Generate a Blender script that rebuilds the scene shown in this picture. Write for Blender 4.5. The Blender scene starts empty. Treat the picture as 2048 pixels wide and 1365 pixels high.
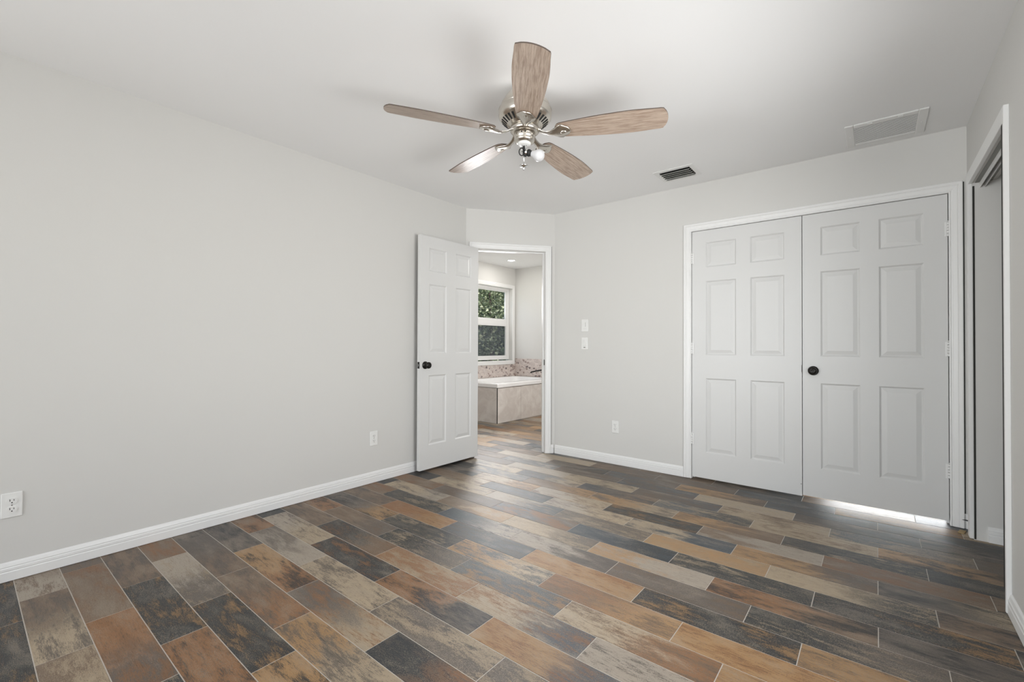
import bpy, math, random
from mathutils import Vector, Matrix

# ------------------------------------------------------------------ camera, world, lights
SC = bpy.context.scene
COL = SC.collection
random.seed(11)

F_PX, YAW, PITCH, ROLL, CAM_X, CAM_H = 900.354, 0.68036, 0.00928, 0.00372, 3.12114, 1.09819


def camera():
    f = Vector((-math.sin(YAW), math.cos(YAW), 0)); r = Vector((math.cos(YAW), math.sin(YAW), 0)); u = Vector((0, 0, 1))
    f2 = f * math.cos(PITCH) + u * math.sin(PITCH); u2 = u * math.cos(PITCH) - f * math.sin(PITCH)
    r3 = r * math.cos(ROLL) + u2 * math.sin(ROLL); u3 = u2 * math.cos(ROLL) - r * math.sin(ROLL)
    cd = bpy.data.cameras.new('camera'); cd.sensor_width = 36; cd.sensor_fit = 'HORIZONTAL'
    cd.lens = 36 * F_PX / 2048; cd.clip_start = .02; cd.clip_end = 200
    o = bpy.data.objects.new('camera', cd); COL.objects.link(o)
    m = Matrix((r3, u3, -f2)).transposed().to_4x4(); m.translation = Vector((CAM_X, 0, CAM_H)); o.matrix_world = m
    SC.camera = o


camera()
SC.view_settings.view_transform = 'Standard'
SC.view_settings.look = 'None'
SC.view_settings.gamma = 1
SC.view_settings.use_curve_mapping = False
SC.view_settings.exposure = -0.02

W = bpy.data.worlds.new('sky'); SC.world = W; W.use_nodes = True
_n = W.node_tree.nodes; _l = W.node_tree.links
_sky = _n.new('ShaderNodeTexSky'); _sky.sky_type = 'NISHITA'
_sky.sun_elevation = math.radians(55); _sky.sun_disc = False
_l.new(_sky.outputs[0], _n['Background'].inputs[0]); _n['Background'].inputs[1].default_value = .20

_sd = bpy.data.lights.new('sun', 'SUN'); _sd.energy = 6; _sd.angle = math.radians(1.5); _sd.color = (1, .95, .87)
_so = bpy.data.objects.new('sun', _sd); COL.objects.link(_so)
_so.rotation_euler = Vector((0, .62, -1)).to_track_quat('-Z', 'Y').to_euler()


def area(name, loc, direction, sx, sy, power, col=(1, 1, 1), spread=180):
    d = bpy.data.lights.new(name, 'AREA'); d.shape = 'RECTANGLE'; d.size = sx; d.size_y = sy; d.energy = power; d.color = col
    d.spread = math.radians(spread)
    o = bpy.data.objects.new(name, d); COL.objects.link(o); o.location = loc
    o.rotation_euler = Vector(direction).to_track_quat('-Z', 'Y').to_euler()
    return o


# daylight entering through the bedroom's windows (behind the camera) and the bathroom window
area('daylight_side_window', (3.66, 1.55, 1.30), (-1, .05, -.15), 1.5, 1.0, 32, (.99, .99, .99), 150)
area('fill_side', (3.62, 1.45, 1.15), (-1, .55, .18), 1.3, .7, 13, (.99, .99, .99), 105)  # added fill lamp in the side window, aimed forward and slightly up
area('daylight_rear_window', (1.8, -2.79, 1.3), (0, 1, 0), 2.8, 1.7, 23, (.95, .98, 1))
area('fill_rear_slant', (.9, -2.79, 1.3), (.5, 1, 0), 1.1, 1.7, 18.5, (.95, .98, 1), 110)  # extra lamp at the rear window, added to brighten the right side
# added fill lamps inside the rear window, tilted up to brighten the ceiling
area('fill_rear', (1.8, -2.75, .85), (.15, 1, .45), 2.8, .75, 26, (.965, .985, 1))
area('fill_far', (1.8, -2.75, .85), (.2, 1, .33), 2.4, .75, 11.5, (.965, .985, 1), 80)
area('daylight_bathroom_window', (-1.90, 5.55, 1.40), (1, 0, .25), .95, 1.0, 4.2, (.98, .99, 1))
# the open sky low beyond the bathroom window, shining in through the doorway onto the bedroom floor
area('skylight_bathroom_window', (-1.80, 5.52, 1.80), (1, -.92, -.30), .75, .5, 19, (.99, .99, 1), 85)

# ------------------------------------------------------------------ mesh helpers


class MB:
    def __init__(s): s.v = []; s.f = []; s.sm = []; s.mi = []; s.mat = 0

    def add(s, vs, fs, smooth=False):
        b = len(s.v); s.v += [tuple(v) for v in vs]
        for f in fs: s.f.append([b + i for i in f]); s.sm.append(smooth); s.mi.append(s.mat)

    def box(s, x0, x1, y0, y1, z0, z1, bev=0.0):
        if x1 < x0: x0, x1 = x1, x0
        if y1 < y0: y0, y1 = y1, y0
        if z1 < z0: z0, z1 = z1, z0
        if bev <= 0:
            vs = [(x, y, z) for x in (x0, x1) for y in (y0, y1) for z in (z0, z1)]
            s.add(vs, [(0, 1, 3, 2), (4, 6, 7, 5), (0, 4, 5, 1), (2, 3, 7, 6), (0, 2, 6, 4), (1, 5, 7, 3)])
            return
        b = bev; vs = []; idx = {}
        X = ((x0, 1), (x1, -1)); Y = ((y0, 1), (y1, -1)); Z = ((z0, 1), (z1, -1))
        for i, (x, sx) in enumerate(X):
            for j, (y, sy) in enumerate(Y):
                for k, (z, sz) in enumerate(Z):
                    for a in range(3):
                        p = [x + sx * b, y + sy * b, z + sz * b]; p[a] = (x, y, z)[a]
                        idx[i, j, k, a] = len(vs); vs.append(p)
        fs = []
        for i in (0, 1):
            fs.append([idx[i, 0, 0, 0], idx[i, 0, 1, 0], idx[i, 1, 1, 0], idx[i, 1, 0, 0]][::(1 if i == 0 else -1)])
            fs.append([idx[0, i, 0, 1], idx[1, i, 0, 1], idx[1, i, 1, 1], idx[0, i, 1, 1]][::(1 if i == 0 else -1)])
            fs.append([idx[0, 0, i, 2], idx[0, 1, i, 2], idx[1, 1, i, 2], idx[1, 0, i, 2]][::(1 if i == 0 else -1)])
            for j in (0, 1):
                fs.append([idx[i, j, 0, 0], idx[i, j, 1, 0], idx[i, j, 1, 1], idx[i, j, 0, 1]])
                fs.append([idx[i, 0, j, 0], idx[i, 1, j, 0], idx[i, 1, j, 2], idx[i, 0, j, 2]])
                fs.append([idx[0, i, j, 1], idx[1, i, j, 1], idx[1, i, j, 2], idx[0, i, j, 2]])
                for k in (0, 1): fs.append([idx[i, j, k, 0], idx[i, j, k, 1], idx[i, j, k, 2]])
        s.add(vs, fs)

    def lathe(s, prof, c=(0, 0, 0), axis='Z', n=40, smooth=True, capa=True, capb=True):
        cx, cy, cz = c; vs = []; fs = []
        for r, h in prof:
            for k in range(n):
                a = 2 * math.pi * k / n; p, q = r * math.cos(a), r * math.sin(a)
                vs.append({'Z': (cx + p, cy + q, cz + h), 'Y': (cx + q, cy + h, cz + p), 'X': (cx + h, cy + p, cz + q)}[axis])
        for i in range(len(prof) - 1):
            for k in range(n):
                fs.append((i * n + k, i * n + (k + 1) % n, (i + 1) * n + (k + 1) % n, (i + 1) * n + k))
        s.add(vs, fs, smooth)
        if capa: s.add(vs[:n], [tuple(range(n))[::-1]])
        if capb: s.add(vs[-n:], [tuple(range(n))])

    def tube(s, pts, r, n=10):
        pts = [Vector(p) for p in pts]; rs = r if isinstance(r, (list, tuple)) else [r] * len(pts)
        vs = []; fs = []; up = None
        for i, p in enumerate(pts):
            t = (pts[min(i + 1, len(pts) - 1)] - pts[max(i - 1, 0)]).normalized()
            if up is None: up = t.orthogonal().normalized()
            up = (up - t * up.dot(t)).normalized(); b = t.cross(up)
            for k in range(n):
                a = 2 * math.pi * k / n; vs.append(p + (up * math.cos(a) + b * math.sin(a)) * rs[i])
        for i in range(len(pts) - 1):
            for k in range(n): fs.append((i * n + k, i * n + (k + 1) % n, (i + 1) * n + (k + 1) % n, (i + 1) * n + k))
        s.add(vs, fs, True); s.add(vs[:n], [tuple(range(n))[::-1]]); s.add(vs[-n:], [tuple(range(n))])

    def extrude(s, poly, a, b, fn):
        """poly: list of 2D points; fn(u, v, t) -> 3D; swept from t=a to t=b"""
        n = len(poly); vs = [fn(u, v, a) for u, v in poly] + [fn(u, v, b) for u, v in poly]
        s.add(vs, [(i, (i + 1) % n, n + (i + 1) % n, n + i) for i in range(n)]); s.add(vs[:n], [tuple(range(n))[::-1]]); s.add(vs[n:], [tuple(range(n))])

    def build(s, name, mat, parent=None, m=None, fix=True):
        me = bpy.data.meshes.new(name); me.from_pydata(s.v, [], s.f)
        mats = mat if isinstance(mat, (list, tuple)) else [mat]
        for x in mats: me.materials.append(x)
        me.polygons.foreach_set('use_smooth', s.sm); me.polygons.foreach_set('material_index', s.mi)
        if fix:
            import bmesh
            bm = bmesh.new(); bm.from_mesh(me)
            bmesh.ops.remove_doubles(bm, verts=bm.verts, dist=1e-6)
            bmesh.ops.recalc_face_normals(bm, faces=bm.faces); bm.to_mesh(me); bm.free()
        me.update()
        o = bpy.data.objects.new(name, me); COL.objects.link(o)
        if parent is not None: o.parent = parent
        if m is not None: o.matrix_local = m
        return o


def tag(o, label=None, cat=None, group=None, kind=None):
    if label: o['label'] = label
    if cat: o['category'] = cat
    if group: o['group'] = group
    if kind: o['kind'] = kind
    return o


def thing(name, label, cat, m=None, group=None, kind=None):
    o = bpy.data.objects.new(name, None); COL.objects.link(o); o.empty_display_size = .1
    if m is not None: o.matrix_world = m
    return tag(o, label, cat, group, kind)


def copy_tree(o, parent=None):
    c = o.copy(); COL.objects.link(c)
    if parent is not None: c.parent = parent
    for ch in list(o.children): copy_tree(ch, c)
    return c


def frame(ox, oy, oz, ax):
    """wall frame: local x along the wall, local y into the wall (away from the room), z up"""
    x = Vector((ax[0], ax[1], 0)).normalized(); y = Vector((0, 0, 1)).cross(x)
    m = Matrix((x, y, Vector((0, 0, 1)))).transposed().to_4x4(); m.translation = Vector((ox, oy, oz)); return m


# ------------------------------------------------------------------ materials


class NT:
    def __init__(s, name):
        s.m = bpy.data.materials.new(name); s.m.use_nodes = True; s.t = s.m.node_tree; s.b = s.t.nodes['Principled BSDF']

    def n(s, typ, **kw):
        x = s.t.nodes.new(typ)
        for k, v in kw.items():
            if k.startswith('_'): setattr(x, k[1:], v)
        return x

    def link(s, a, b): s.t.links.new(a, b)

    def val(s, x, sock):
        if hasattr(x, 'node'): s.link(x, sock)
        else: sock.default_value = x

    def math(s, op, a, b=0.0, clamp=False):
        x = s.t.nodes.new('ShaderNodeMath'); x.operation = op; x.use_clamp = clamp; s.val(a, x.inputs[0]); s.val(b, x.inputs[1]); return x.outputs[0]

    def mix(s, f, a, b, mode='MIX'):
        x = s.t.nodes.new('ShaderNodeMix'); x.data_type = 'RGBA'; x.blend_type = mode
        s.val(f, x.inputs[0]); s.val(a, x.inputs[6]); s.val(b, x.inputs[7]); return x.outputs[2]

    def ramp(s, f, lo, hi):
        x = s.t.nodes.new('ShaderNodeMapRange'); x.interpolation_type = 'SMOOTHSTEP'
        s.val(f, x.inputs[0]); x.inputs[1].default_value = lo; x.inputs[2].default_value = hi; return x.outputs[0]

    def coord(s, scale=(1, 1, 1), add=None, kind='Object'):
        c = s.t.nodes.new('ShaderNodeTexCoord').outputs[kind]
        if add is not None:
            v = s.t.nodes.new('ShaderNodeVectorMath'); v.operation = 'ADD'; s.link(c, v.inputs[0]); s.link(add, v.inputs[1]); c = v.outputs[0]
        mp = s.t.nodes.new('ShaderNodeMapping'); mp.inputs['Scale'].default_value = scale; s.link(c, mp.inputs[0]); return mp.outputs[0]

    def noise(s, co, scale, detail=4, rough=.55, dist=0):
        x = s.t.nodes.new('ShaderNodeTexNoise'); x.inputs['Scale'].default_value = scale; x.inputs['Detail'].default_value = detail
        x.inputs['Roughness'].default_value = rough; x.inputs['Distortion'].default_value = dist
        s.link(co, x.inputs['Vector']); return x.outputs[0]

    def bump(s, h, strength, dist=.002):
        x = s.t.nodes.new('ShaderNodeBump'); x.inputs['Strength'].default_value = strength; x.inputs['Distance'].default_value = dist
        s.link(h, x.inputs['Height']); s.link(x.outputs[0], s.b.inputs['Normal'])

    def set(s, **kw):
        for k, v in kw.items(): s.val(v, s.b.inputs[{'col': 'Base Color', 'rough': 'Roughness', 'metal': 'Metallic', 'spec': 'Specular IOR Level'}[k]])
        return s


def c4(*rgb): return (*rgb, 1)


def s2l(r, g, b):
    f = lambda c: (c / 255 / 12.92) if c / 255 <= .04045 else ((c / 255 + .055) / 1.055) ** 2.4
    return (f(r), f(g), f(b), 1)


def paint(name, col, rough=.6, bscale=90, bstr=.08, var=.02):
    t = NT(name); co = t.coord()
    n = t.noise(co, bscale, 3); t.bump(n, bstr, .001)
    v = t.noise(co, 1.3, 2)
    t.set(col=t.mix(v, c4(*[c * (1 - var) for c in col]), c4(*[min(1, c * (1 + var)) for c in col])), rough=rough)
    return t.m


def plain(name, col, rough=.5, metal=0, spec=.5):
    t = NT(name); co = t.coord(); v = t.noise(co, 25, 2)
    t.set(col=t.mix(v, c4(*[c * .96 for c in col]), c4(*[min(1, c * 1.04) for c in col])), rough=rough, metal=metal, spec=spec); return t.m


M_WALL = paint('wall_paint', (.655, .648, .625), .62)
M_CEIL = paint('ceiling_paint', (.87, .873, .872), .75, 140, .1)
M_TRIM = paint('trim_paint', (.80, .80, .79), .38, 60, .04)
M_DOOR = paint('door_paint', (.685, .685, .675), .42, 40, .05)
M_WHITE = plain('white_plastic', (.80, .80, .78), .35)
M_BRONZE = plain('dark_bronze', (.018, .016, .014), .32, .6)
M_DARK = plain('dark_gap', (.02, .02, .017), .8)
M_SLOT = plain('slot_black', (.01, .01, .01), .7)
M_BLADEGREY = plain('register_grey', (.62, .62, .58), .4, .1)
M_GREY = plain('grey_metal', (.20, .20, .18), .45, .3)
M_CHROME = plain('chrome', (.75, .75, .75), .12, 1)
M_TUB = plain('white_acrylic', (.88, .88, .88), .15)


def nickel():
    t = NT('brushed_nickel'); co = t.coord((1, 1, 60)); n = t.noise(co, 20, 3)
    t.set(col=t.mix(n, c4(.57, .535, .48), c4(.70, .66, .60)), rough=.26, metal=1); return t.m


M_NICKEL = nickel()


def blade_wood():
    t = NT('greyed_oak'); co = t.coord((1.6, 26, 4))
    n = t.noise(co, 5, 6, .65, .6); f = t.noise(t.coord((5, 160, 4)), 6, 3)
    col = t.mix(t.ramp(n, .3, .72), c4(.30, .215, .16), c4(.56, .455, .37))
    col = t.mix(t.math('MULTIPLY', t.ramp(f, .5, .75), .55), col, c4(.19, .13, .095))
    t.bump(f, .12, .001); t.set(col=col, rough=.34); return t.m


M_BLADE = blade_wood()
M_BLADE_EDGE = plain('blade_edge', (.10, .075, .06), .5)


def floor_mat():
    t = NT('slate_wood_tile')
    at = lambda n: t.n('ShaderNodeAttribute', _attribute_name=n)
    c0, c1, c2, sd = at('c0').outputs['Color'], at('c1').outputs['Color'], at('c2').outputs['Color'], at('seed')
    uv = t.n('ShaderNodeUVMap', _uv_map='uv'); sep = t.n('ShaderNodeSeparateXYZ'); t.link(uv.outputs[0], sep.inputs[0])
    u = sep.outputs[0]
    off = sd.outputs['Vector']
    big = t.noise(t.coord((3.0, 8, 1), off), 1.5, 4, .55, .4)
    med = t.noise(t.coord((4.5, 21, 1), off), 2.2, 8, .70, .5)
    fine = t.noise(t.coord((12, 95, 1), off), 3, 6, .72, .2)
    gran = t.noise(t.coord((55, 85, 1), off), 4, 5, .75)
    speck = t.noise(t.coord((150, 190, 1), off), 4, 3, .7)
    c = lambda x, k: t.math('MULTIPLY', t.math('SUBTRACT', x, .5), k)
    grainy = t.math('ADD', t.math('ADD', c(gran, 1.5), c(fine, 1.0)), c(speck, 1.1))
    w = t.math('ADD', t.math('ADD', u, c(big, 1.5)), t.math('ADD', c(med, .7), t.math('MULTIPLY', grainy, .7)))
    col = t.mix(t.ramp(w, .32, .68), c0, c1)
    thr = t.math('ADD', t.math('ADD', t.math('ADD', med, t.math('MULTIPLY', t.math('SUBTRACT', at('c2').outputs['Alpha'], 1.0), .12)), c(big, .9)), t.math('MULTIPLY', grainy, .65))
    col = t.mix(t.math('MULTIPLY', t.ramp(thr, .47, .62), .85), col, c2)
    dk = t.math('ADD', fine, t.math('ADD', c(med, .45), c(gran, .6)))
    col = t.mix(t.math('MULTIPLY', t.ramp(dk, .50, .74), .6), col, c4(.022, .018, .015))
    lt = t.math('ADD', gran, t.math('ADD', c(big, -.9), c(speck, .8)))
    col = t.mix(t.math('MULTIPLY', t.ramp(lt, .52, .70), .46), col, c4(.36, .30, .23))
    g2 = t.math('ADD', t.math('MULTIPLY', fine, .55), t.math('ADD', t.math('MULTIPLY', gran, .30), t.math('MULTIPLY', med, .5)))
    t.bump(g2, .6, .0045)
    t.set(col=col, rough=t.math('ADD', .30, t.math('MULTIPLY', med, .24)), spec=.45); return t.m


def grout_mat():
    t = NT('grout'); n = t.noise(t.coord(), 60, 4); t.set(col=t.mix(n, c4(.46, .42, .37), c4(.58, .54, .49)), rough=.85); return t.m


def pebble_mat():
    t = NT('pebble_mosaic'); co = t.coord((1, 1, 1.25))
    v = t.n('ShaderNodeTexVoronoi'); v.inputs['Scale'].default_value = 26; t.link(co, v.inputs['Vector'])
    e = t.n('ShaderNodeTexVoronoi', _feature='DISTANCE_TO_EDGE'); e.inputs['Scale'].default_value = 26; t.link(co, e.inputs['Vector'])
    sep = t.n('ShaderNodeSeparateColor'); t.link(v.outputs['Color'], sep.inputs[0])
    col = t.mix(sep.outputs[0], c4(.54, .46, .43), c4(.70, .62, .57))
    col = t.mix(t.math('GREATER_THAN', sep.outputs[1], .86), col, c4(.36, .28, .25))
    col = t.mix(t.math('GREATER_THAN', sep.outputs[2], .94), col, c4(.20, .16, .15))
    col = t.mix(t.ramp(e.outputs['Distance'], .06, .02), col, c4(.66, .60, .57))
    t.bump(t.ramp(e.outputs['Distance'], 0, .2), .5, .004); t.set(col=col, rough=.4); return t.m


def travertine():
    t = NT('cream_stone_tile'); n = t.noise(t.coord((1, 1, 1)), 5, 7, .62, 1.2)
    col = t.mix(t.ramp(n, .32, .7), c4(.66, .61, .575), c4(.80, .765, .73)); t.set(col=col, rough=.35); return t.m


def leafmat(name, a, b):
    t = NT(name); n = t.noise(t.coord(), 6, 3); t.set(col=t.mix(t.ramp(n, .35, .65), c4(*a), c4(*b)), rough=.45); return t.m


def glass():
    t = NT('window_glass'); t.t.nodes.remove(t.b)
    tr = t.n('ShaderNodeBsdfTransparent'); gl = t.n('ShaderNodeBsdfGlossy'); gl.inputs['Roughness'].default_value = .02
    lw = t.n('ShaderNodeLayerWeight'); lw.inputs[0].default_value = .5; mx = t.n('ShaderNodeMixShader')
    t.link(t.math('ADD', .02, t.math('MULTIPLY', t.math('POWER', lw.outputs['Facing'], 5), .5)), mx.inputs[0]); t.link(tr.outputs[0], mx.inputs[1]); t.link(gl.outputs[0], mx.inputs[2])
    t.link(mx.outputs[0], t.t.nodes['Material Output'].inputs[0]); return t.m


def screen_mesh():
    t = NT('insect_screen'); t.t.nodes.remove(t.b)
    tr = t.n('ShaderNodeBsdfTransparent'); df = t.n('ShaderNodeBsdfDiffuse'); df.inputs[0].default_value = c4(.10, .115, .14)
    mx = t.n('ShaderNodeMixShader'); mx.inputs[0].default_value = .45
    t.link(tr.outputs[0], mx.inputs[1]); t.link(df.outputs[0], mx.inputs[2]); t.link(mx.outputs[0], t.t.nodes['Material Output'].inputs[0]); return t.m


def emit(name, col, k):
    t = NT(name); t.b.inputs['Emission Color'].default_value = col; t.b.inputs['Emission Strength'].default_value = k; return t.m


M_FLOOR, M_GROUT, M_PEBBLE, M_STONE, M_GLASS, M_SCREEN = floor_mat(), grout_mat(), pebble_mat(), travertine(), glass(), screen_mesh()
M_LAMP = emit('lamp_lens', c4(1, .98, .94), 8)

# ------------------------------------------------------------------ the setting
H = 2.44
YB, XR, YC, XC = 3.849, 3.551, 3.136, .565          # back wall, right wall, corners of the angled wall
DIR = Vector((XC, YB - YC, 0)); DLEN = DIR.length; DIR.normalize()
DIAG = frame(0, YC, 0, (DIR.x, DIR.y))
BACK = frame(0, YB, 0, (1, 0))
LEFT = frame(0, 0, 0, (0, 1))
RIGHT = frame(XR, 0, 0, (0, -1))                     # local x = -y
T = .12


def struct(name, mb, mat, label, cat, m=None):
    return tag(mb.build(name, mat, None, m), label, cat, None, 'structure')


# ceiling
b = MB(); b.box(-2.0, 4.4, -2.95, 6.35, H, H + .1); struct('ceiling', b, M_CEIL, 'smooth off white painted ceiling over the empty room', 'ceiling')

# floor: every plank its own raised tile with colours read off the photo, grout between
PAL = {'D': (31, 36, 39), 'K': (66, 73, 79), 'R': (131, 92, 57), 'O': (154, 120, 80), 'T': (163, 146, 122), 'G': (157, 146, 132), 'B': (109, 90, 72), 'S': (88, 80, 73)}
PLANKS = {
    -2: ['SSt', 'RRo', 'DDo'], -1: ['DDo', 'DDo', 'DDg', 'BBt'], 0: ['BGb', 'BTs', 'BBt'], 1: ['SSb', 'BBr', 'RSr', 'DSt'], 2: ['BBs', 'DDo', 'RRd'], 3: ['BBr', 'GSt', 'DDo', 'ODd'],
    4: ['SSd', 'SBs', 'BRs', 'OTs'], 5: ['SSd', 'ORd', 'STr', 'DRs'], 6: ['BRd', 'SGg', 'TTs', 'SSt', 'SSt'], 7: ['DDs', 'GTs', 'DDr', 'RSd', 'OKr'],
    8: ['BBs', 'DBr', 'RRt', 'TKr', 'GGs'], 9: ['BRd', 'BSb', 'DSt', 'KKo', 'TRb', 'MMM'], 10: ['SSd', 'SOd', 'DDt', 'OTk', 'ROb', 'OOr', 'DSg'],
    11: ['BBs', 'ROr', 'KKs', 'OOr', 'DDo', 'OOb'], 12: ['BBr', 'DDt', 'KGk', 'GSs', 'SSb', 'DSt', 'SSd'], 13: ['DDs', 'TGs', 'BOt', 'TSt', 'OGg', 'RBd', 'SSd'],
    14: ['BBr', 'SSb', 'KSr', 'KDk', 'DDt', 'DDo', 'SSd'], 15: ['DDs', 'TTs', 'GKt', 'SSt', 'OOt', 'TDt', 'BBd'], 16: ['BBs', 'BTb', 'KKs', 'GTs', 'TKk', 'OSb', 'STd'],
    17: ['SSd', 'TOb', 'GTb', 'DDo', 'BGg', 'BBr', 'BBd'], 18: ['DDs', 'KKt', 'BOb', 'OTs', 'OBb', 'DDt', 'DDs'], 19: ['BBs', 'GTk', 'KTs', 'SBk', 'KDt', 'TTb', 'OBd'],
    20: ['SSb', 'GGt', 'TTs', 'SKb', 'TTb', 'KSt', 'SSb'], 21: ['BBs', 'KKg', 'SSb', 'KKb', 'TTg', 'SKs', 'SSd'], 22: ['SSd', 'GGt', 'SDb', 'KSb', 'OBs', 'KKs', 'KDs'],
    23: ['BBs', 'TTg', 'BSb', 'SSb', 'KKs', 'BBo', 'TTb'], 24: ['SSd', 'KKg', 'SSb', 'BBs', 'SKs', 'BTb', 'KKs'],
}
FLOOR_GAIN = 1.08


def build_floor():
    OFF = (.290, .104, .488); Y0, PW, PL, G = .179, .15, .604, .0016
    verts = []; faces = []; cols = [[], [], []]; seeds = []; uvs = []; mi = []
    keys = list('DKROTGBS'); rnd = random.Random(5)
    x_lo, x_hi, y_lo, y_hi = -1.9, 4.3, -2.85, 6.25
    bev = .0007
    for r in range(-21, 41):
        o = OFF[r % 3]; ya, yb_ = Y0 + PW * r, Y0 + PW * (r + 1)
        if ya < y_lo or yb_ > y_hi: ya, yb_ = max(ya, y_lo), min(yb_, y_hi)
        if yb_ - ya < .01: continue
        for n in range(-4, 8):
            xa = o + PL * (n - 1); xb = xa + PL; fa, fb = max(xa, x_lo), min(xb, x_hi)
            if fb - fa < .01: continue
            code = None
            row = PLANKS.get(r)
            if row is not None and 0 <= n < len(row): code = row[n]
            if code is None or code == 'MMM':
                a = rnd.choice(keys); code = a + rnd.choice([a, a, rnd.choice(keys)]) + rnd.choice('rotgbsdk')
            cc = []
            for ch in code:
                l = s2l(*PAL[ch.upper()]); j = rnd.uniform(.93, 1.07) * FLOOR_GAIN
                cc.append((l[0] * j, l[1] * j, l[2] * j, .45 if code[0] in 'DG' else 1))
            sd = (rnd.uniform(-40, 40), rnd.uniform(-40, 40), rnd.uniform(-9, 9))
            x0, x1, y0, y1 = fa + G, fb - G, ya + G, yb_ - G
            k = len(verts)
            for d, z in ((0, -.004), (0, -bev), (bev, 0)):
                verts += [(x0 + d, y0 + d, z), (x1 - d, y0 + d, z), (x1 - d, y1 - d, z), (x0 + d, y1 - d, z)]
            fl = [(k + 8, k + 9, k + 10, k + 11)] + [(k + l * 4 + i, k + l * 4 + (i + 1) % 4, k + l * 4 + 4 + (i + 1) % 4, k + l * 4 + 4 + i) for l in (0, 1) for i in range(4)]
            for f in fl:
                faces.append(f); mi.append(0)
                for q in f:
                    vx = verts[q]; uvs.append(((vx[0] - xa) / PL, (vx[1] - ya) / PW))
                    for i in range(3): cols[i].append(cc[i])
                    seeds.append(sd)
    k = len(verts); verts += [(x_lo, y_lo, -.0010), (x_hi, y_lo, -.0010), (x_hi, y_hi, -.0010), (x_lo, y_hi, -.0010)]
    faces.append((k, k + 1, k + 2, k + 3)); mi.append(1)
    verts += [(x_lo, y_lo, -.08), (x_hi, y_lo, -.08), (x_hi, y_hi, -.08), (x_lo, y_hi, -.08)]
    faces.append((k + 7, k + 6, k + 5, k + 4)); mi.append(1)
    for i in range(4): faces.append((k + 4 + i, k + 4 + (i + 1) % 4, k + (i + 1) % 4, k + i)); mi.append(1)
    for _ in range(24):
        uvs.append((0, 0)); seeds.append((0, 0, 0))
        for i in range(3): cols[i].append((.3, .3, .3, 1))
    me = bpy.data.meshes.new('floor'); me.from_pydata(verts, [], faces)
    me.materials.append(M_FLOOR); me.materials.append(M_GROUT); me.polygons.foreach_set('material_index', mi)
    uvl = me.uv_layers.new(name='uv'); uvl.data.foreach_set('uv', [x for p in uvs for x in p])
    for i in range(3):
        a = me.attributes.new('c%d' % i, 'FLOAT_COLOR', 'CORNER'); a.data.foreach_set('color', [x for p in cols[i] for x in p])
    a = me.attributes.new('seed', 'FLOAT_VECTOR', 'CORNER'); a.data.foreach_set('vector', [x for p in seeds for x in p])
    me.update(); o = bpy.data.objects.new('floor', me); COL.objects.link(o)
    tag(o, 'floor of slate and rust toned wood look plank tiles', 'floor', None, 'structure')


build_floor()

# left wall
b = MB(); b.box(-2.8, YC, 0, T, 0, H)
struct('wall_left', b, M_WALL, 'long plain greige wall at the left of the photo', 'wall', LEFT)
# angled wall with the bathroom doorway
DO0, DO1, DOZ = .09, .81, 2.05
b = MB(); b.box(0, DO0 - .018, 0, T, 0, H); b.box(DO1 + .018, DLEN, 0, T, 0, H); b.box(DO0 - .018, DO1 + .018, 0, T, DOZ + .018, H)
struct('wall_angled', b, M_WALL, 'short angled greige wall around the open bathroom doorway', 'wall', DIAG)
# back wall with the closet opening
CO0, CO1, COZ = 1.927, 3.470, 2.048
b = MB(); b.box(XC, CO0 - .018, 0, T, 0, H); b.box(CO1 + .018, XR, 0, T, 0, H); b.box(CO0 - .018, CO1 + .018, 0, T, COZ + .018, H)
struct('wall_back', b, M_WALL, 'greige wall carrying the double closet doors and switches', 'wall', BACK)
# right wall: opening y 2.745..3.66 and a window behind the camera
RO0, RO1, ROZ = 2.745, 3.66, 2.04
WY0, WY1, WZ0, WZ1 = .8, 2.3, .8, 2.1
b = MB()
b.box(-YB - T, -3.66, 0, .10, 0, H); b.box(-RO1, -RO0, 0, .10, ROZ, H); b.box(-RO0, -WY1, 0, .10, 0, H)
b.box(-WY1, -WY0, 0, .10, 0, WZ0); b.box(-WY1, -WY0, 0, .10, WZ1, H); b.box(-WY0, 2.8, 0, .10, 0, H)
struct('wall_right', b, M_WALL, 'greige wall at the right edge around the open side closet', 'wall', RIGHT)
# rear wall behind the camera, with a wide window
REAR = frame(0, -2.8, 0, (-1, 0))
b = MB(); b.box(-XR, -3.3, 0, T, 0, H); b.box(-.3, 0, 0, T, 0, H); b.box(-3.3, -.3, 0, T, 0, .4); b.box(-3.3, -.3, 0, T, 2.2, H)
struct('wall_rear', b, M_WALL, 'greige wall with a wide window behind the camera', 'wall', REAR)


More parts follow.
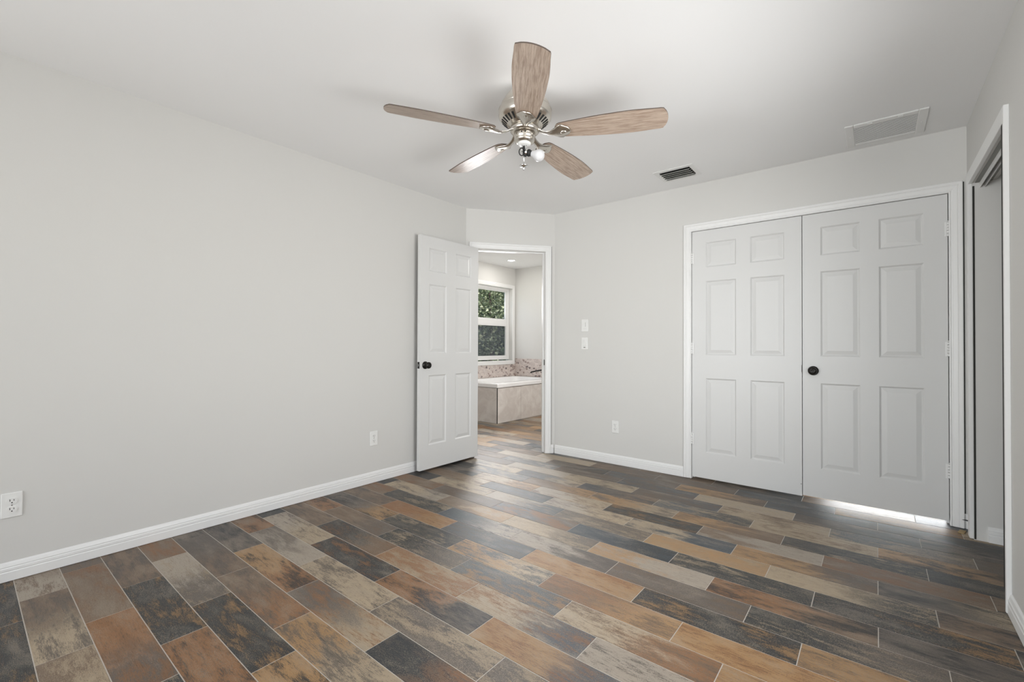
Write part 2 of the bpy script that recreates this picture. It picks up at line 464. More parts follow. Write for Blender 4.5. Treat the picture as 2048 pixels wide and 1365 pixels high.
def sash_window(name, label, m, x0, x1, z0, z1, d0, rail, screen=False, mat=None):
    """white two-sash window set in a wall opening; local frame m, outer frame from depth d0"""
    t = thing(name, label, 'window', m, None, 'structure')
    fw = .045
    f = MB(); f.box(x0, x0 + fw, d0, d0 + .06, z0, z1, .003); f.box(x1 - fw, x1, d0, d0 + .06, z0, z1, .003)
    f.box(x0 + fw, x1 - fw, d0, d0 + .06, z1 - fw, z1, .003); f.box(x0 + fw, x1 - fw, d0, d0 + .06, z0, z0 + fw, .003)
    f.build('window_frame', M_TRIM, t)
    f = MB(); f.box(x0 + fw, x1 - fw, d0 + .008, d0 + .05, rail - .042, rail + .042, .004); f.build('meeting_rail', M_TRIM, t)
    for nm, a, c, dd in (('upper_sash', rail + .042, z1 - fw, .02), ('lower_sash', z0 + fw, rail - .042, .01)):
        sw = .03; f = MB()
        f.box(x0 + fw, x0 + fw + sw, d0 + dd, d0 + dd + .03, a, c, .002); f.box(x1 - fw - sw, x1 - fw, d0 + dd, d0 + dd + .03, a, c, .002)
        f.box(x0 + fw + sw, x1 - fw - sw, d0 + dd, d0 + dd + .03, c - sw * .6, c, .002); f.box(x0 + fw + sw, x1 - fw - sw, d0 + dd, d0 + dd + .03, a, a + sw * .8, .002)
        s = f.build(nm, M_TRIM, t)
        g = MB(); g.box(x0 + fw + sw, x1 - fw - sw, d0 + dd + .012, d0 + dd + .016, a + sw * .8, c - sw * .6); g.build('pane', M_GLASS, s)
    if screen:
        g = MB(); g.box(x0 + fw, x1 - fw, d0 + .052, d0 + .053, z0 + fw, rail); g.build('insect_screen', M_SCREEN, t)
    return t


sash_window('window_2', 'white window in the right wall behind the camera', RIGHT, -WY1, -WY0, WZ0, WZ1, .02, 1.45)
sash_window('window_3', 'wide white window in the rear wall behind the camera', REAR, -3.3, -.3, .4, 2.2, .03, 1.3)

# bathroom beyond the angled wall
XW, YF = -1.83, 6.2
BWIN = frame(XW, 0, 0, (0, 1))
WB0, WB1, WBZ0, WBZ1 = 4.96, 6.12, .83, 2.085
b = MB(); b.box(2.9, WB0, 0, .14, 0, H); b.box(WB1, YF, 0, .14, 0, H); b.box(WB0, WB1, 0, .14, 0, WBZ0); b.box(WB0, WB1, 0, .14, WBZ1, H)
struct('wall_bathroom_window', b, M_WALL, 'pale bathroom wall holding the window above the tub', 'wall', BWIN)
b = MB(); b.box(XW - .14, 1.82, 0, T, 0, H)
struct('wall_bathroom_far', b, M_WALL, 'pale bathroom wall facing the doorway behind the tub', 'wall', frame(0, YF, 0, (1, 0)))
b = MB(); b.box(XW, -T, 2.9, 3.0, 0, H); b.box(1.7, 1.8, YB + T, YF, 0, H)
struct('wall_bathroom_side', b, M_WALL, 'bathroom side walls hidden behind the bedroom walls', 'wall')
b = MB(); b.box(1.8, 3.75, 4.62, 4.72, 0, H); b.box(3.65, 3.75, YB + T, 4.62, 0, H)
struct('wall_closet', b, M_WALL, 'inner walls of the closet behind the double doors', 'wall')
b = MB(); b.box(3.651, 4.3, RO1, YB + T, 0, H)
struct('wall_side_closet_far', b, M_WALL, 'greige inner wall seen through the opening at the right edge', 'wall')
b = MB(); b.box(4.2, 4.3, 2.3, RO1, 0, H); b.box(3.651, 4.2, 2.2, 2.3, 0, H)
struct('wall_side_closet', b, M_WALL, 'unseen inner walls of the side closet at the right edge', 'wall')
sash_window('window_1', 'white framed bathroom window showing green foliage, lower half screened', BWIN, WB0, WB1, WBZ0 + .02, WBZ1, .07, 1.487, True)

# ------------------------------------------------------------------ trims
CASE = [(0, 0), (0, .010), (.006, .012), (.010, .009), (.014, .010), (.018, .0125), (.036, .015), (.040, .0135), (.044, .0165), (.056, .017), (.060, .014), (.060, 0)]


def casing_mb(s0, s1, zt, width=.06, prof=CASE, zb=.003, k=1.0):
    sc = width / .06; st = []
    for w, t in prof:
        w *= sc; t *= k
        st.append([(s0 - w, -t, zb), (s0 - w, -t, zt + w), (s1 + w, -t, zt + w), (s1 + w, -t, zb)])
    b = MB(); n = len(st); vs = [p for row in st for p in row]
    fs = [(i * 4 + j, ((i + 1) % n) * 4 + j, ((i + 1) % n) * 4 + j + 1, i * 4 + j + 1) for i in range(n) for j in range(3)]
    b.add(vs, fs); b.add([r[0] for r in st], [tuple(range(n))]); b.add([r[3] for r in st], [tuple(range(n))[::-1]])
    return b


def jamb_mb(s0, s1, zt, d, th=.018):
    b = MB(); b.box(s0 - th, s0, 0, d, .002, zt); b.box(s1, s1 + th, 0, d, .002, zt); b.box(s0 - th, s1 + th, 0, d, zt, zt + th); return b


o = struct('trim_1', casing_mb(DO0, DO1, DOZ), M_TRIM, 'white moulded casing around the bathroom doorway', 'door casing', DIAG)
j = jamb_mb(DO0, DO1, DOZ, T).build('door_jamb', M_TRIM, o)
b = MB(); b.box(DO1 - .011, DO1, .05, .085, .002, DOZ); b.box(DO0, DO0 + .011, .05, .085, .002, DOZ); b.box(DO0 + .011, DO1 - .011, .05, .085, DOZ - .011, DOZ)
b.build('door_stop', M_TRIM, j)
b = MB(); b.box(DO1 - .0025, DO1, .012, .040, .895, .952, .001); b.build('strike_plate', M_BRONZE, j)
b = MB(); b.box(DO1 + .0602, DO1 + .0655, -.006, 0, .09, DOZ + .055); tag(b.build('gap_shade_strip', M_DARK, o), 'dark strip painted as the shaded gap beside the casing')  # raised dark strip; the shade along the casing edge is in its colour
o = struct('trim_2', casing_mb(CO0, CO1, COZ, .062), M_TRIM, 'white moulded casing around the double closet doors', 'door casing', BACK)
j = jamb_mb(CO0, CO1, COZ, T).build('door_jamb', M_TRIM, o)
b = MB(); b.box(CO0, CO0 + .012, .042, .075, .002, COZ); b.box(CO1 - .012, CO1, .042, .075, .002, COZ); b.box(CO0 + .012, CO1 - .012, .042, .075, COZ - .012, COZ)
b.build('door_stop', M_TRIM, j)  # unseen stop added to block closet light leaking round the leaves
b = MB(); b.box(CO1 + .0625, CO1 + .0685, -.006, 0, .09, COZ + .055); tag(b.build('gap_shade_strip', M_DARK, o), 'dark strip painted as the shaded gap beside the casing')  # dark strip on the wall, coloured as the shade beside the casing
# side closet casing: plain boards on the right wall
b = MB()
b.box(-3.72, -RO1, -.018, 0, .003, 2.105, .002); b.box(-RO1, -RO0, -.018, 0, ROZ - .005, 2.105, .002); b.box(-RO0, -2.727, -.018, 0, .003, 2.105, .002)
o = struct('trim_3', b, M_TRIM, 'flat white board casing around the open side closet', 'door casing', RIGHT)
b = MB(); b.box(-2.772, -2.7455, -.0175, 0, .09, ROZ - .006); tag(b.build('shadow_strip', M_DARK, o), 'dark strip standing in for the shadow by the near casing board')  # shadow at the near board drawn as a dark strip
b = MB(); b.box(-RO1 + .0005, -RO1 + .002, .001, .009, .004, ROZ - .02); tag(b.build('shadow_strip', M_DARK, o), 'dark strip standing in for the shadow by the far casing board')  # shadow line at the far board put in as dark colour

BASE = [(0, .002), (.014, .002), (.014, .042), (.0115, .046), (.013, .050), (.0125, .060), (.009, .064), (.0105, .068), (.007, .080), (.002, .087), (0, .087)]


def base_mb(x0, x1): b = MB(); b.extrude(BASE, x0, x1, lambda u, v, t: (t, -u, v)); return b


struct('baseboard_left', base_mb(-2.8, YC - .015), M_TRIM, 'white moulded baseboard along the long left wall', 'baseboard', LEFT)
struct('baseboard_back', base_mb(XC + .012, CO0 - .063), M_TRIM, 'short white baseboard below the light switches', 'baseboard', BACK)
struct('baseboard_back_corner', base_mb(CO1 + .069, XR - .001), M_TRIM, 'sliver of baseboard in the corner right of the closet doors', 'baseboard', BACK)
struct('baseboard_angled', base_mb(DO1 + .0605, DLEN - .012), M_TRIM, 'stub of baseboard right of the bathroom doorway', 'baseboard', DIAG)
struct('baseboard_right', base_mb(-2.726, 2.8), M_TRIM, 'white baseboard at the lower right corner', 'baseboard', RIGHT)
struct('baseboard_side_closet', base_mb(3.607, 4.2), M_TRIM, 'white baseboard inside the open side closet', 'baseboard', frame(0, RO1, 0, (1, 0)))

# ------------------------------------------------------------------ doors


def door_mb(w, h, th, stile, mull, zs):
    """six-panel slab: x 0..w, y 0..th, z 0..h, both faces moulded"""
    b = MB(); pw = (w - 2 * stile - mull) / 2
    xs = [0, stile, stile + pw, stile + pw + mull, w - stile, w]
    zz = [0] + [z for p in zs for z in p] + [h]
    for yf, sg in ((0, 1), (th, -1)):
        for i in range(5):
            for k in range(len(zz) - 1):
                x0, x1, z0, z1 = xs[i], xs[i + 1], zz[k], zz[k + 1]
                if i in (1, 3) and k % 2 == 1:
                    rings = [(0, 0), (.004, .003), (.010, .0085), (.015, .0085), (.040, .0025), (.044, .0025)]
                    vs = []
                    for d, dep in rings: vs += [(x0 + d, yf + sg * dep, z0 + d), (x1 - d, yf + sg * dep, z0 + d), (x1 - d, yf + sg * dep, z1 - d), (x0 + d, yf + sg * dep, z1 - d)]
                    fs = [(r * 4 + q, r * 4 + (q + 1) % 4, r * 4 + 4 + (q + 1) % 4, r * 4 + 4 + q) for r in range(len(rings) - 1) for q in range(4)]
                    e = (len(rings) - 1) * 4; fs.append((e, e + 1, e + 2, e + 3)); b.add(vs, fs)
                else:
                    b.add([(x0, yf, z0), (x1, yf, z0), (x1, yf, z1), (x0, yf, z1)], [(0, 1, 2, 3)])
    # edges share the face grid's vertices
    for k in range(len(zz) - 1):
        for x in (0, w): b.add([(x, 0, zz[k]), (x, th, zz[k]), (x, th, zz[k + 1]), (x, 0, zz[k + 1])], [(0, 1, 2, 3)])
    for i in range(5):
        for z in (0, h): b.add([(xs[i], 0, z), (xs[i + 1], 0, z), (xs[i + 1], th, z), (xs[i], th, z)], [(0, 1, 2, 3)])
    return b


ZP = [(.206, .812), (1.002, 1.606), (1.719, 1.922)]
KNOB = [(.033, 0), (.033, .004), (.030, .007), (.022, .009), (.014, .012), (.012, .024), (.016, .030), (.026, .036), (.0285, .044), (.027, .052), (.021, .058), (.019, .0575), (.017, .060), (.009, .0615), (.008, .060), (.001, .061)]


def knob(x, y, z, sg, parent, short=1.0):
    b = MB(); b.lathe([(r, h * sg * short) for r, h in KNOB], (x, y, z), 'Y', 36); return b.build('door_knob', M_BRONZE, parent)


def hinge(x, y, z, parent, sg=1, mat=None):
    b = MB()
    for k in range(5): b.lathe([(.0062, -.044 + k * .0178), (.0062, -.044 + k * .0178 + .0166)], (x, y, z), 'Z', 14)
    b.lathe([(.002, .046), (.005, .049), (.002, .053)], (x, y, z), 'Z', 12)
    b.box(x - .004, x + .016 * sg, y, y + .003, z - .044, z + .045)
    return b.build('hinge', M_TRIM, parent)


# open bathroom door
m = frame(.066, 3.205, 0, (0, -1)); m.translation.z = .022
d = thing('door_1', 'white six panel bathroom door standing open against the left wall', 'door', m, None, 'structure')
DW = .718
door_mb(DW, 2.023, .035, .098, .112, ZP).build('door_slab', M_DOOR, d)
knob(DW - .058, .035, .901, 1, d)
knob(DW - .058, 0, .901, -1, d, .8)
b = MB(); b.box(DW, DW + .0015, .005, .030, .873, .930, .001); p = b.build('latch_plate', M_BRONZE, d)
b = MB(); b.extrude([(0, .012), (.010, .024), (0, .024)], .893, .911, lambda u, v, t: (DW + .001 + u, v, t)); b.build('latch_bolt', M_CHROME, p)
for z in (.25, 1.02, 1.80): hinge(-.004, -.002, z, d)

# closet doors (frame BACK: y into the wall)
lw = 2.702 - 1.930
m = BACK.copy(); m.translation = Vector((1.930, YB + .004, .018))
d = thing('door_2', 'white six panel closet door, the left leaf without a knob', 'door', m, None, 'structure')
door_mb(lw, 2.027, .035, .108, .100, [(a + .004, c + .004) for a, c in ZP]).build('door_slab', M_DOOR, d)
for z in (.312, 1.058, 1.805): hinge(0.0, -.006, z, d)
b = MB(); b.box(lw - .0022, lw - .0002, -.0005, .022, .892, .945, .0005); b.build('strike_plate', M_BRONZE, d)
b = MB(); b.box(lw - .02, lw + .03, .0362, .046, 0, 2.02); b.build('seam_light_block', M_TRIM, d)  # unseen strip added to block closet light at the door seam
b = MB(); b.lathe([(.0028, 0), (.0028, .003)], (lw - .006, -.0005, .085), 'Y', 10); b.build('bolt_hole', M_SLOT, d)
rw = 3.466 - 2.7065
m = BACK.copy(); m.translation = Vector((2.7065, YB + .004, .026))
d = thing('door_3', 'white six panel closet door, the right leaf with a dark knob', 'door', m, None, 'structure')
door_mb(rw, 2.019, .035, .108, .098, [(a - .002, c - .002) for a, c in ZP]).build('door_slab', M_DOOR, d)
for z in (.306, 1.057, 1.799): hinge(rw + .001, -.006, z, d, -1)
knob(.064, 0, .898, -1, d)

# ------------------------------------------------------------------ wall plates


def outlet(m, label):
    t = thing('wall_outlet', label, 'outlet', m, 'duplex outlets low on the walls')
    b = MB(); b.box(-.035, .035, -.006, 0, -.0575, .0575, .003); b.build('cover_plate', M_WHITE, t)
    for s in (1, -1):
        b = MB(); zc = .0195 * s
        pts = [(.0172 * math.cos(a), zc + max(-.0135, min(.0135, .0175 * math.sin(a)))) for a in [2 * math.pi * k / 28 for k in range(28)]]
        b.extrude(pts, -.0085, -.005, lambda u, v, q: (u, q, v)); r = b.build('receptacle', M_WHITE, t)
        b = MB()
        b.box(-.0075, -.0052, -.0092, -.008, zc - .001, zc + .0085); b.box(.0052, .0072, -.0092, -.008, zc, zc + .0075)
        b.lathe([(.0026, 0), (.0026, .0012)], (0, -.0092, zc - .0075), 'Y', 12); b.build('slots', M_SLOT, r)
    b = MB(); b.lathe([(.0028, 0), (.0028, -.0012)], (0, -.006, 0), 'Y', 12); b.build('screw', M_GREY, t)
    return t


def at_wall(F, s, z): m = F.copy(); m.translation = F @ Vector((s, 0, z)); return m


outlet(at_wall(LEFT, .171, .348), 'white duplex outlet at the left edge of the long wall')
outlet(at_wall(LEFT, 2.105, .350), 'white duplex outlet on the left wall near the open bathroom door')
outlet(at_wall(BACK, 1.2415, .345), 'white duplex outlet on the back wall left of the closet doors')


def switch(m, label, w, h, rocker):
    t = thing('light_switch', label, 'switch', m, 'white switches on the back wall')
    b = MB(); b.box(-w / 2, w / 2, -.006, 0, -h / 2, h / 2, .003); b.build('cover_plate', M_WHITE, t)
    b = MB()
    if rocker:
        b.box(-.0165, .0165, -.009, -.005, -.033, .033, .002); r = b.build('rocker', M_WHITE, t)
        b = MB(); b.box(.0095, .0115, -.0102, -.008, -.012, .030); b.build('dimmer_slider', M_GREY, r)
    else:
        b.box(-.016, .016, -.0105, -.005, -.022, .036, .003); b.build('paddle', M_WHITE, t)
        b = MB(); b.box(-.010, .010, -.0078, -.005, -.042, -.034, .001); b.build('button', M_GREY, t)
    return t


switch(at_wall(BACK, .919, 1.2925), 'white dimmer switch, the upper of the two on the back wall', .076, .122, True)
switch(at_wall(BACK, .917, 1.1175), 'white paddle switch, the lower of the two on the back wall', .072, .118, False)

# ------------------------------------------------------------------ ceiling vents
VF = Matrix.Translation((0, 0, H))
t = thing('return_grille', 'large white louvred return grille on the ceiling above the closet doors', 'vent', Matrix.Translation((3.165, 3.587, H)))
b = MB(); X, Y, ix, iy = .192, .183, .148, .142
b.box(-X, -ix, -Y, Y, -.008, 0, .003); b.box(ix, X, -Y, Y, -.008, 0, .003); b.box(-ix, ix, -Y, -iy, -.008, 0, .003); b.box(-ix, ix, iy, Y, -.008, 0, .003)
b.build('flange', M_TRIM, t)
b = MB(); b.box(-ix, ix, -iy, iy, -.001, 0); b.build('backing', M_DARK, t)
for k in range(16):
    y = -iy + .009 + k * (2 * iy - .018) / 15
    b = MB(); b.extrude([(y - .0036, -.0042), (y - .0034, -.0034), (y + .0036, -.0052), (y + .0033, -.0060)], -ix, ix, lambda u, v, q: (q, u, v)); b.build('louver', M_TRIM, t)
for x in (-.17, .17):
    b = MB(); b.lathe([(.005, -.008), (.004, -.010), (.001, -.0105)], (x, 0, 0), 'Z', 12); b.build('screw', M_TRIM, t)
for x in (-.07, .07):
    b = MB(); b.box(x - .012, x + .012, -Y + .008, -Y + .028, -.013, -.008, .002); b.build('latch', M_TRIM, t)

t = thing('air_register', 'small ceiling register with dark curved blades beyond the fan', 'vent', Matrix.Translation((1.924, 3.515, H)))
b = MB(); X, Y, ix, iy = .150, .125, .115, .086
b.box(-X, -ix, -Y, Y, -.005, 0, .002); b.box(ix, X, -Y, Y, -.005, 0, .002); b.box(-ix, ix, -Y, -iy, -.005, 0, .002); b.box(-ix, ix, iy, Y, -.005, 0, .002)
b.build('flange', M_TRIM, t)
b = MB(); b.box(-ix, ix, -iy, iy, -.001, 0); b.build('backing', M_DARK, t)
for k in range(5):
    y = -iy + .022 + k * .036; prof = []
    for q in range(7): a = q / 6; prof.append((y + .016 - .032 * a, -.002 - .017 * (a ** 1.5)))
    prof += [(u, v - .0016) for u, v in reversed(prof)]
    b = MB(); b.extrude(prof, -ix + .003, ix - .003, lambda u, v, q: (q, u, v)); b.build('blade', M_BLADEGREY, t)

# ------------------------------------------------------------------ ceiling fan
FX, FY, FZ = 1.696, 1.859, 2.204
fm = Matrix.Translation((FX, FY, FZ)) @ Matrix.Rotation(.009, 4, 'X').inverted() @ Matrix.Rotation(.022, 4, 'Y')
fan = thing('ceiling_fan', 'five blade brushed nickel ceiling fan with greyed oak blades', 'ceiling fan', fm)
b = MB(); b.lathe([(.035, .2345), (.062, .225), (.088, .205), (.110, .176), (.125, .148), (.132, .128), (.1305, .1265), (.1305, .1235), (.1365, .122), (.139, .117), (.139, .088), (.136, .077), (.130, .070), (.082, .034), (.070, .030)], n=56)
mot = b.build('motor_housing', M_NICKEL, fan)
b = MB()
for k in range(30):
    a = 2 * math.pi * k / 30; ca, sa = math.cos(a), math.sin(a)
    pr = [(.092, .0318 + .002), (.118, .047 + .002)]
    r0, z0 = .094, .0430; r1, z1 = .121, .0632; hw0, hw1 = .0036, .0058; e = .0014
    def P(r, w, z): return (r * ca - w * sa, r * sa + w * ca, z)
    nx, nz = .60 * e, -.80 * e
    q = [P(r0, -hw0, z0), P(r0, hw0, z0), P(r1, hw1, z1), P(r1, -hw1, z1)]
    q2 = [(x + nx * ca, y + nx * sa, z + nz) for x, y, z in q]
    b.add(q + q2, [(0, 1, 2, 3), (4, 7, 6, 5), (0, 4, 5, 1), (1, 5, 6, 2), (2, 6, 7, 3), (3, 7, 4, 0)])
tag(b.build('vent_slots', M_SLOT, mot), 'dark slots around the motor underside')
b = MB(); b.lathe([(.070, .031), (.076, .024), (.075, .008), (.066, .002), (.055, .002)], n=48); b.build('flywheel', M_NICKEL, fan)
b = MB(); b.lathe([(.0545, .004), (.0545, -.026), (.052, -.028), (.054, -.034), (.050, -.045), (.036, -.050)], n=44); sw = b.build('switch_housing', M_NICKEL, fan)
b = MB(); b.lathe([(.0035, 0), (.0035, -.003)], (.02, -.0505, -.012), 'Y', 10); b.lathe([(.005, -.0), (.003, -.004)], (.036, -.040, -.012), 'Y', 10); b.build('screw', M_SLOT, sw)
b = MB(); b.lathe([(.034, -.048), (.034, -.056), (.028, -.060), (.008, -.061)], n=36); b.build('mounting_disc', M_WHITE, fan)

YAWV = (math.cos(YAW), math.sin(YAW))


def cam_right(x, d, z):      # fan-local helper: x to the photo's right, d away from the camera
    return (x * YAWV[0] - d * YAWV[1], x * YAWV[1] + d * YAWV[0], z)


b = MB(); b.tube([(0, 0, -.058), (0, 0, -.166)], .0032, 10); b.build('centre_rod', M_CHROME, fan)
for dx in (-.011, .011):
    b = MB(); x, y, z = cam_right(dx, -.004, 0); b.tube([(x, y, -.058), (x, y, -.098)], .0025, 8); b.build('support_post', M_CHROME, fan)
b = MB(); b.lathe([(.0225, -.167), (.0235, -.169), (.021, -.172), (.006, -.174), (.005, -.186), (.003, -.191), (.0005, -.192)], n=28); b.build('finial', M_CHROME, fan)


def socket(p, dirv, bulb):
    p = Vector(p); dv = Vector(dirv).normalized()
    q = dv.to_track_quat('Z', 'Y').to_matrix().to_4x4(); q.translation = p
    b = MB(); b.lathe([(.006, 0), (.0165, .002), (.0165, .018), (.0185, .019), (.0185, .026), (.016, .027), (.015, .034), (.012, .036)], n=24)
    s = b.build('lamp_socket', M_SLOT, fan, q)
    b = MB(); b.lathe([(.0172, .005), (.0172, .014)], n=24, capa=False, capb=False); b.build('socket_clip', M_CHROME, s)
    if bulb:
        b = MB(); b.lathe([(.012, .034), (.013, .038), (.017, .048), (.026, .061), (.0305, .073), (.0305, .081), (.027, .092), (.019, .101), (.008, .1055), (.001, .106)], n=28)
        b.build('light_bulb', M_BULB, s)


t_ = NT('frosted_bulb'); t_.set(col=c4(.62, .62, .63), rough=.35); M_BULB = t_.m
socket(cam_right(.004, -.006, -.098), Vector(cam_right(1, -.18, -.30)), True)
b = MB(); ring = []
for k in range(15):
    a = math.radians(60 + 240 * k / 14); ring.append(cam_right(-.012 + .014 * math.cos(a), -.012, -.100 + .020 * math.sin(a)))
b.tube(ring, .0028, 8); b.build('lamp_wire', M_SLOT, fan)
b = MB(); x, y, z = cam_right(-.002, -.010, 0); b.tube([(x, y, -.07), (x, y, -.115), cam_right(.012, -.012, -.122)], .006, 10); b.build('wire_bundle', M_SLOT, fan)


def blade_mb():
    b = MB(); N = 44; r0, r1 = .165, .700; th = .0055
    prof = []
    for k in range(N + 1):
        u = k / N; x = r0 + (r1 - r0) * u
        w = .048 + .030 * math.sin(min(1, u * 1.12) * math.pi * .62) - .006 * max(0, u - .72) / .28
        if u < .06: w *= .55 + .45 * math.sqrt(1 - (1 - u / .06) ** 2)
        e = (1 - u) * (r1 - r0)
        if e < .022: w -= .022 * (1 - math.sqrt(max(0, 1 - (1 - e / .022) ** 2)))
        prof.append((x, w))
    top = []
    # outline (convex tip)
    out = [(x, -w) for x, w in prof]
    we = prof[-1][1]
    for k in range(1, 8): q = -we + 2 * we * k / 8; out.append((r1 + .010 * (1 - (q / we) ** 2), q))
    out += [(x, w) for x, w in reversed(prof)]
    n = len(out)
    for z in (-th / 2, th / 2): top.append([(x, y, z) for x, y in out])
    b.add(top[0], [tuple(range(n))[::-1]]); b.add(top[1], [tuple(range(n))])
    b.mat = 1; b.add(top[0] + top[1], [(i, (i + 1) % n, n + (i + 1) % n, n + i) for i in range(n)])
    return b


def iron_mb():
    b = MB(); st = []
    S = [(.060, .014, .012), (.078, .012, .006), (.10, .010, -.006), (.125, .0105, -.014), (.145, .014, -.016), (.165, .023, -.015), (.183, .033, -.0135), (.198, .036, -.012), (.208, .031, -.011), (.216, .026, -.011), (.228, .022, -.011), (.238, .013, -.011), (.243, .003, -.011)]
    for r, w, z in S:
        w *= 1.38; h = .0055; st.append([(r, -w, z + h * .9), (r, -w * .96, z), (r, -w * .45, z - h * .55), (r, 0, z - h * .95), (r, w * .45, z - h * .55), (r, w * .96, z), (r, w, z + h * .9)])
    n = len(st[0]); vs = [p for s in st for p in s]
    fs = [(i * n + j, i * n + (j + 1) % n, (i + 1) * n + (j + 1) % n, (i + 1) * n + j) for i in range(len(st) - 1) for j in range(n)]
    b.add(vs, fs, True); b.add(st[0], [tuple(range(n))]); b.add(st[-1], [tuple(range(n))[::-1]])
    # raised oval boss
    m_ = 24; vs = []; fs = []
    for lv, (k, z) in enumerate(((1, -.013), (.85, -.0185), (.45, -.0205))):
        for q in range(m_): a = 2 * math.pi * q / m_; vs.append((.205 + .018 * k * math.cos(a), .010 * k * math.sin(a), z))
    for lv in range(2):
        for q in range(m_): fs.append((lv * m_ + q, lv * m_ + (q + 1) % m_, lv * m_ + m_ + (q + 1) % m_, lv * m_ + m_ + q))
    b.add(vs, fs, True); b.add(vs[-m_:], [tuple(range(m_))])
    return b


PH = -.874
BL_PITCH = math.radians(-12)
first = None
for k in range(5):
    a = PH + 2 * math.pi * k / 5
    rot = Matrix.Rotation(a, 4, 'Z')
    tilt = Matrix.Rotation(BL_PITCH, 4, 'X')
    if first is None:
        arm = iron_mb().build('blade_iron', M_NICKEL, fan, rot @ tilt)
        bl = blade_mb().build('blade', [M_BLADE, M_BLADE_EDGE], fan, rot @ tilt)
        first = (arm, bl)
    else:
        for src in first:
            c = src.copy(); COL.objects.link(c); c.parent = fan; c.matrix_local = rot @ tilt

# ------------------------------------------------------------------ bathroom things
TX0, TX1, TY0, TY1 = XW + .004, -.965, 4.735, YF - .016
tub = thing('bathtub', 'white drop in bathtub with cream stone tile apron under the window', 'bathtub', Matrix.Translation((TX0, TY0, 0)))
w, l = TX1 - TX0, TY1 - TY0


def rrect(x0, x1, y0, y1, r, n=6):
    p = []
    for cx, cy, a0 in ((x1 - r, y1 - r, 0), (x0 + r, y1 - r, 90), (x0 + r, y0 + r, 180), (x1 - r, y0 + r, 270)):
        for k in range(n + 1): a = math.radians(a0 + 90 * k / n); p.append((cx + r * math.cos(a), cy + r * math.sin(a)))
    return p


b = MB()
rings = [(rrect(0, w, 0, l, .012), .502), (rrect(-.0, w, -.0, l, .012), .545), (rrect(.006, w - .006, .006, l - .006, .012), .558), (rrect(.02, w - .02, .02, l - .02, .03), .561),
         (rrect(.09, w - .09, .09, l - .10, .12), .561), (rrect(.10, w - .10, .10, l - .11, .12), .552), (rrect(.15, w - .15, .20, l - .16, .14), .20), (rrect(.22, w - .22, .30, l - .24, .12), .15)]
n = len(rings[0][0]); vs = [(x, y, z) for r, z in rings for x, y in r]
b.add(vs, [(i * n + j, i * n + (j + 1) % n, (i + 1) * n + (j + 1) % n, (i + 1) * n + j) for i in range(len(rings) - 1) for j in range(n)], True)
b.add(vs[-n:], [tuple(range(n))])
b.build('tub_shell', M_TUB, tub)
b = MB(); b.box(w - .040, w - .0355, .0345, l, .003, .497); b.box(.002, w - .0355, .0345, .039, .003, .497); b.box(w - .024, w - .0135, .0115, .019, .003, .497); tag(b.build('apron_core', M_DARK, tub), 'dark panels behind the tiles and dark strip filling their corner gap')  # dark strip fills the corner gap between the tiles
pw_ = (l - .022) / 2.7
for k in range(3):
    b = MB(); b.box(w - .035, w - .012, .019 + k * pw_, min(.019 + (k + 1) * pw_ - .004, l), .003, .496, .001); b.build('apron_tile', M_STONE, tub)
for x0, x1 in ((.0, .43), (.433, w - .022)):
    b = MB(); b.box(x0 + .002, x1 - .002, .010, .034, .003, .496, .001); b.build('apron_tile', M_STONE, tub)

fa = thing('tub_faucet', 'dark tub spout over the far end of the white bathtub', 'faucet', Matrix.Translation((-1.03, 6.03, .561)))
b = MB(); b.lathe([(.028, 0), (.028, .006), (.016, .010), (.014, .05)], n=20); b.build('base', M_BRONZE, fa)
b = MB(); b.tube([(0, 0, .04), (0, 0, .10), (-.03, 0, .135), (-.10, 0, .132), (-.22, 0, .112), (-.31, 0, .090), (-.325, 0, .080)], [.013, .013, .013, .012, .012, .012, .012], 12); b.build('spout', M_BRONZE, fa)

b = MB(); b.box(2.95, YF - .012, -.012, 0, .5615, WBZ0 - .062); 
struct('trim_6', b, M_PEBBLE, 'pebble mosaic strip below the bathroom window sill', 'backsplash', BWIN)
b = MB(); b.box(XW + .013, 1.69, -.012, 0, .5615, .866)
struct('trim_7', b, M_PEBBLE, 'taller pebble mosaic strip on the far wall behind the tub', 'backsplash', frame(0, YF, 0, (1, 0)))
b = MB(); b.box(WB0 - .06, WB1 + .045, -.03, .075, WBZ0 - .062, WBZ0 + .004, .004)
struct('trim_4', b, M_TRIM, 'thick white sill under the bathroom window', 'window sill', BWIN)
# window casing (three sides)
struct('trim_5', casing_mb(WB0, WB1, WBZ1, .058, zb=WBZ0 + .006), M_TRIM, 'white casing around the bathroom window', 'window casing', BWIN)

rl = thing('recessed_light', 'round recessed light glowing in the bathroom ceiling', 'ceiling light', Matrix.Translation((-1.363, 5.52, H)))
b = MB(); b.lathe([(.075, 0), (.075, -.003), (.060, -.006), (.055, -.003), (.055, -.001)], n=32, capa=False, capb=False); b.build('trim_ring', M_TRIM, rl)
b = MB(); b.lathe([(.055, -.0005), (.055, -.002), (.001, -.0035)], n=32, capa=False); b.build('lens', M_LAMP, rl)
l2 = bpy.data.lights.new('recessed_lamp', 'AREA'); l2.shape = 'DISK'; l2.size = .1; l2.energy = 4; l2.color = (1, .97, .92)
o = bpy.data.objects.new('recessed_lamp', l2); COL.objects.link(o); o.location = (-1.363, 5.52, H - .01)
l2 = bpy.data.lights.new('bath_fill_lamp', 'AREA'); l2.shape = 'RECTANGLE'; l2.size = .6; l2.size_y = .2; l2.energy = 28; l2.color = (1, .97, .93)  # added lamp out of view, without a fixture, to brighten the bathroom
o = bpy.data.objects.new('bath_fill_lamp', l2); COL.objects.link(o); o.location = (.75, 5.1, 2.2); o.rotation_euler = Vector((-1, -.1, -1.0)).to_track_quat('-Z', 'Y').to_euler()
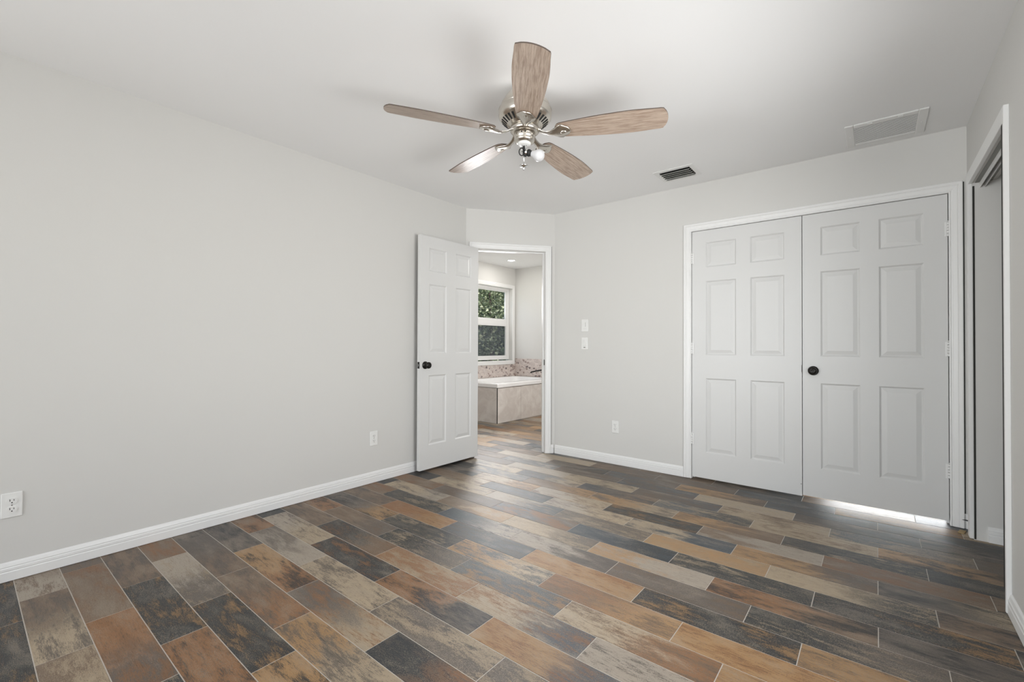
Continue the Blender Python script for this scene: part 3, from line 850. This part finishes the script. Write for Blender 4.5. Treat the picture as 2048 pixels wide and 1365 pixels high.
# the closet behind the closed doors is lit low from inside; its light spills under the right leaf
l3 = bpy.data.lights.new('closet_lamp', 'AREA'); l3.shape = 'RECTANGLE'; l3.size = .8; l3.size_y = .22; l3.energy = 8; l3.color = (.95, .98, 1)
o = bpy.data.objects.new('closet_lamp', l3); COL.objects.link(o); o.location = (3.2, 4.55, .125); o.rotation_euler = Vector((0, -1, 0)).to_track_quat('-Z', 'Y').to_euler()

# ------------------------------------------------------------------ side closet track and odds
t = thing('sliding_door_track', 'white double sliding door track under the side closet header', 'door track', frame(XR, 0, ROZ, (0, -1)))
b = MB(); b.box(-RO1 + .002, -RO0 - .002, .012, .080, -.004, -.0005); b.build('top_plate', M_GREY, t)
for y in (.030, .050):
    b = MB(); b.box(-RO1 + .002, -RO0 - .002, y, y + .003, -.034, -.004); b.build('rail', M_TRIM, t)
t = thing('screw', 'small black screw sticking out of the casing right of the closet doors', 'screw', frame(3.548, YB - .019, .055, (1, 0)))
b = MB(); b.lathe([(.0005, -.028), (.003, -.012), (.0035, -.003), (.007, 0), (.007, .002)], (0, 0, 0), 'X', 12); b.build('shank', M_SLOT, t)
b = MB(); b.box(-.014, .014, -.03, .03, 0, .006, .001)
tag(b.build('wood_shim', plain('raw_wood', (.36, .26, .13), .7), None, Matrix.Translation((3.512, 3.755, .0005)) @ Matrix.Rotation(-.25, 4, 'Z')), 'tan wood splinter on the floor by the closet corner', 'wood scrap')

# ------------------------------------------------------------------ garden seen through the bathroom window


def tree(name, label, loc, rad, hgt, n, size, mat, seed, trunk=.12, z0=0):
    rnd = random.Random(seed)
    t = thing(name, label, 'tree', Matrix.Translation(loc), 'trees outside the bathroom window')
    b = MB(); b.tube([(0, 0, 0), (.05, .03, hgt * .4), (-.05, 0, hgt * .8)], [trunk, trunk * .7, trunk * .3], 10); b.build('trunk', M_BARK, t)
    b = MB()
    cl = [(rnd.gauss(0, rad * .45), rnd.gauss(0, rad * .45), z0 + rnd.random() * (hgt - z0)) for _ in range(46)]
    for i in range(n):
        cx, cy, cz = rnd.choice(cl); r = rad * .30
        p = Vector((max(-rad, min(rad, cx + rnd.gauss(0, r))), max(-rad, min(rad, cy + rnd.gauss(0, r))), max(.05, cz + rnd.gauss(0, r))))
        d = Vector((rnd.uniform(-1, 1), rnd.uniform(-1, 1), rnd.uniform(-.6, .8))).normalized(); s = d.orthogonal().normalized(); s.rotate(Matrix.Rotation(rnd.uniform(0, 6.28), 3, d))
        L = size * rnd.uniform(.7, 1.3); wv = s * L * .32; u = d.cross(s) * L * .10
        b.add([p, p + d * L * .5 + wv + u, p + d * L, p + d * L * .5 - wv + u], [(0, 1, 2), (0, 2, 3)])
    f = b.build('foliage', mat, t, None, False)
    return t


M_BARK = plain('bark', (.12, .09, .07), .9)
M_LEAF_A = leafmat('leaf_light', (.15, .20, .09), (.44, .47, .30)); M_LEAF_B = leafmat('leaf_dark', (.03, .07, .025), (.10, .16, .055))
GROUND = MB(); GROUND.box(-40, XW - .14, -5, 40, -.35, -.3); struct('ground', GROUND, leafmat('grass', (.05, .09, .02), (.10, .14, .04)), 'grass outside the bathroom window', 'ground')
tree('leafy_tree', 'light green tree close outside the bathroom window', (-4.9, 9.0, -.3), 1.15, 3.6, 6500, .085, M_LEAF_A, 3, .08, 1.3)
tree('leafy_tree', 'tall dark green tree further behind the bathroom window', (-9.4, 13.0, -.3), 2.9, 6.5, 16000, .22, M_LEAF_B, 4, .16, .3)
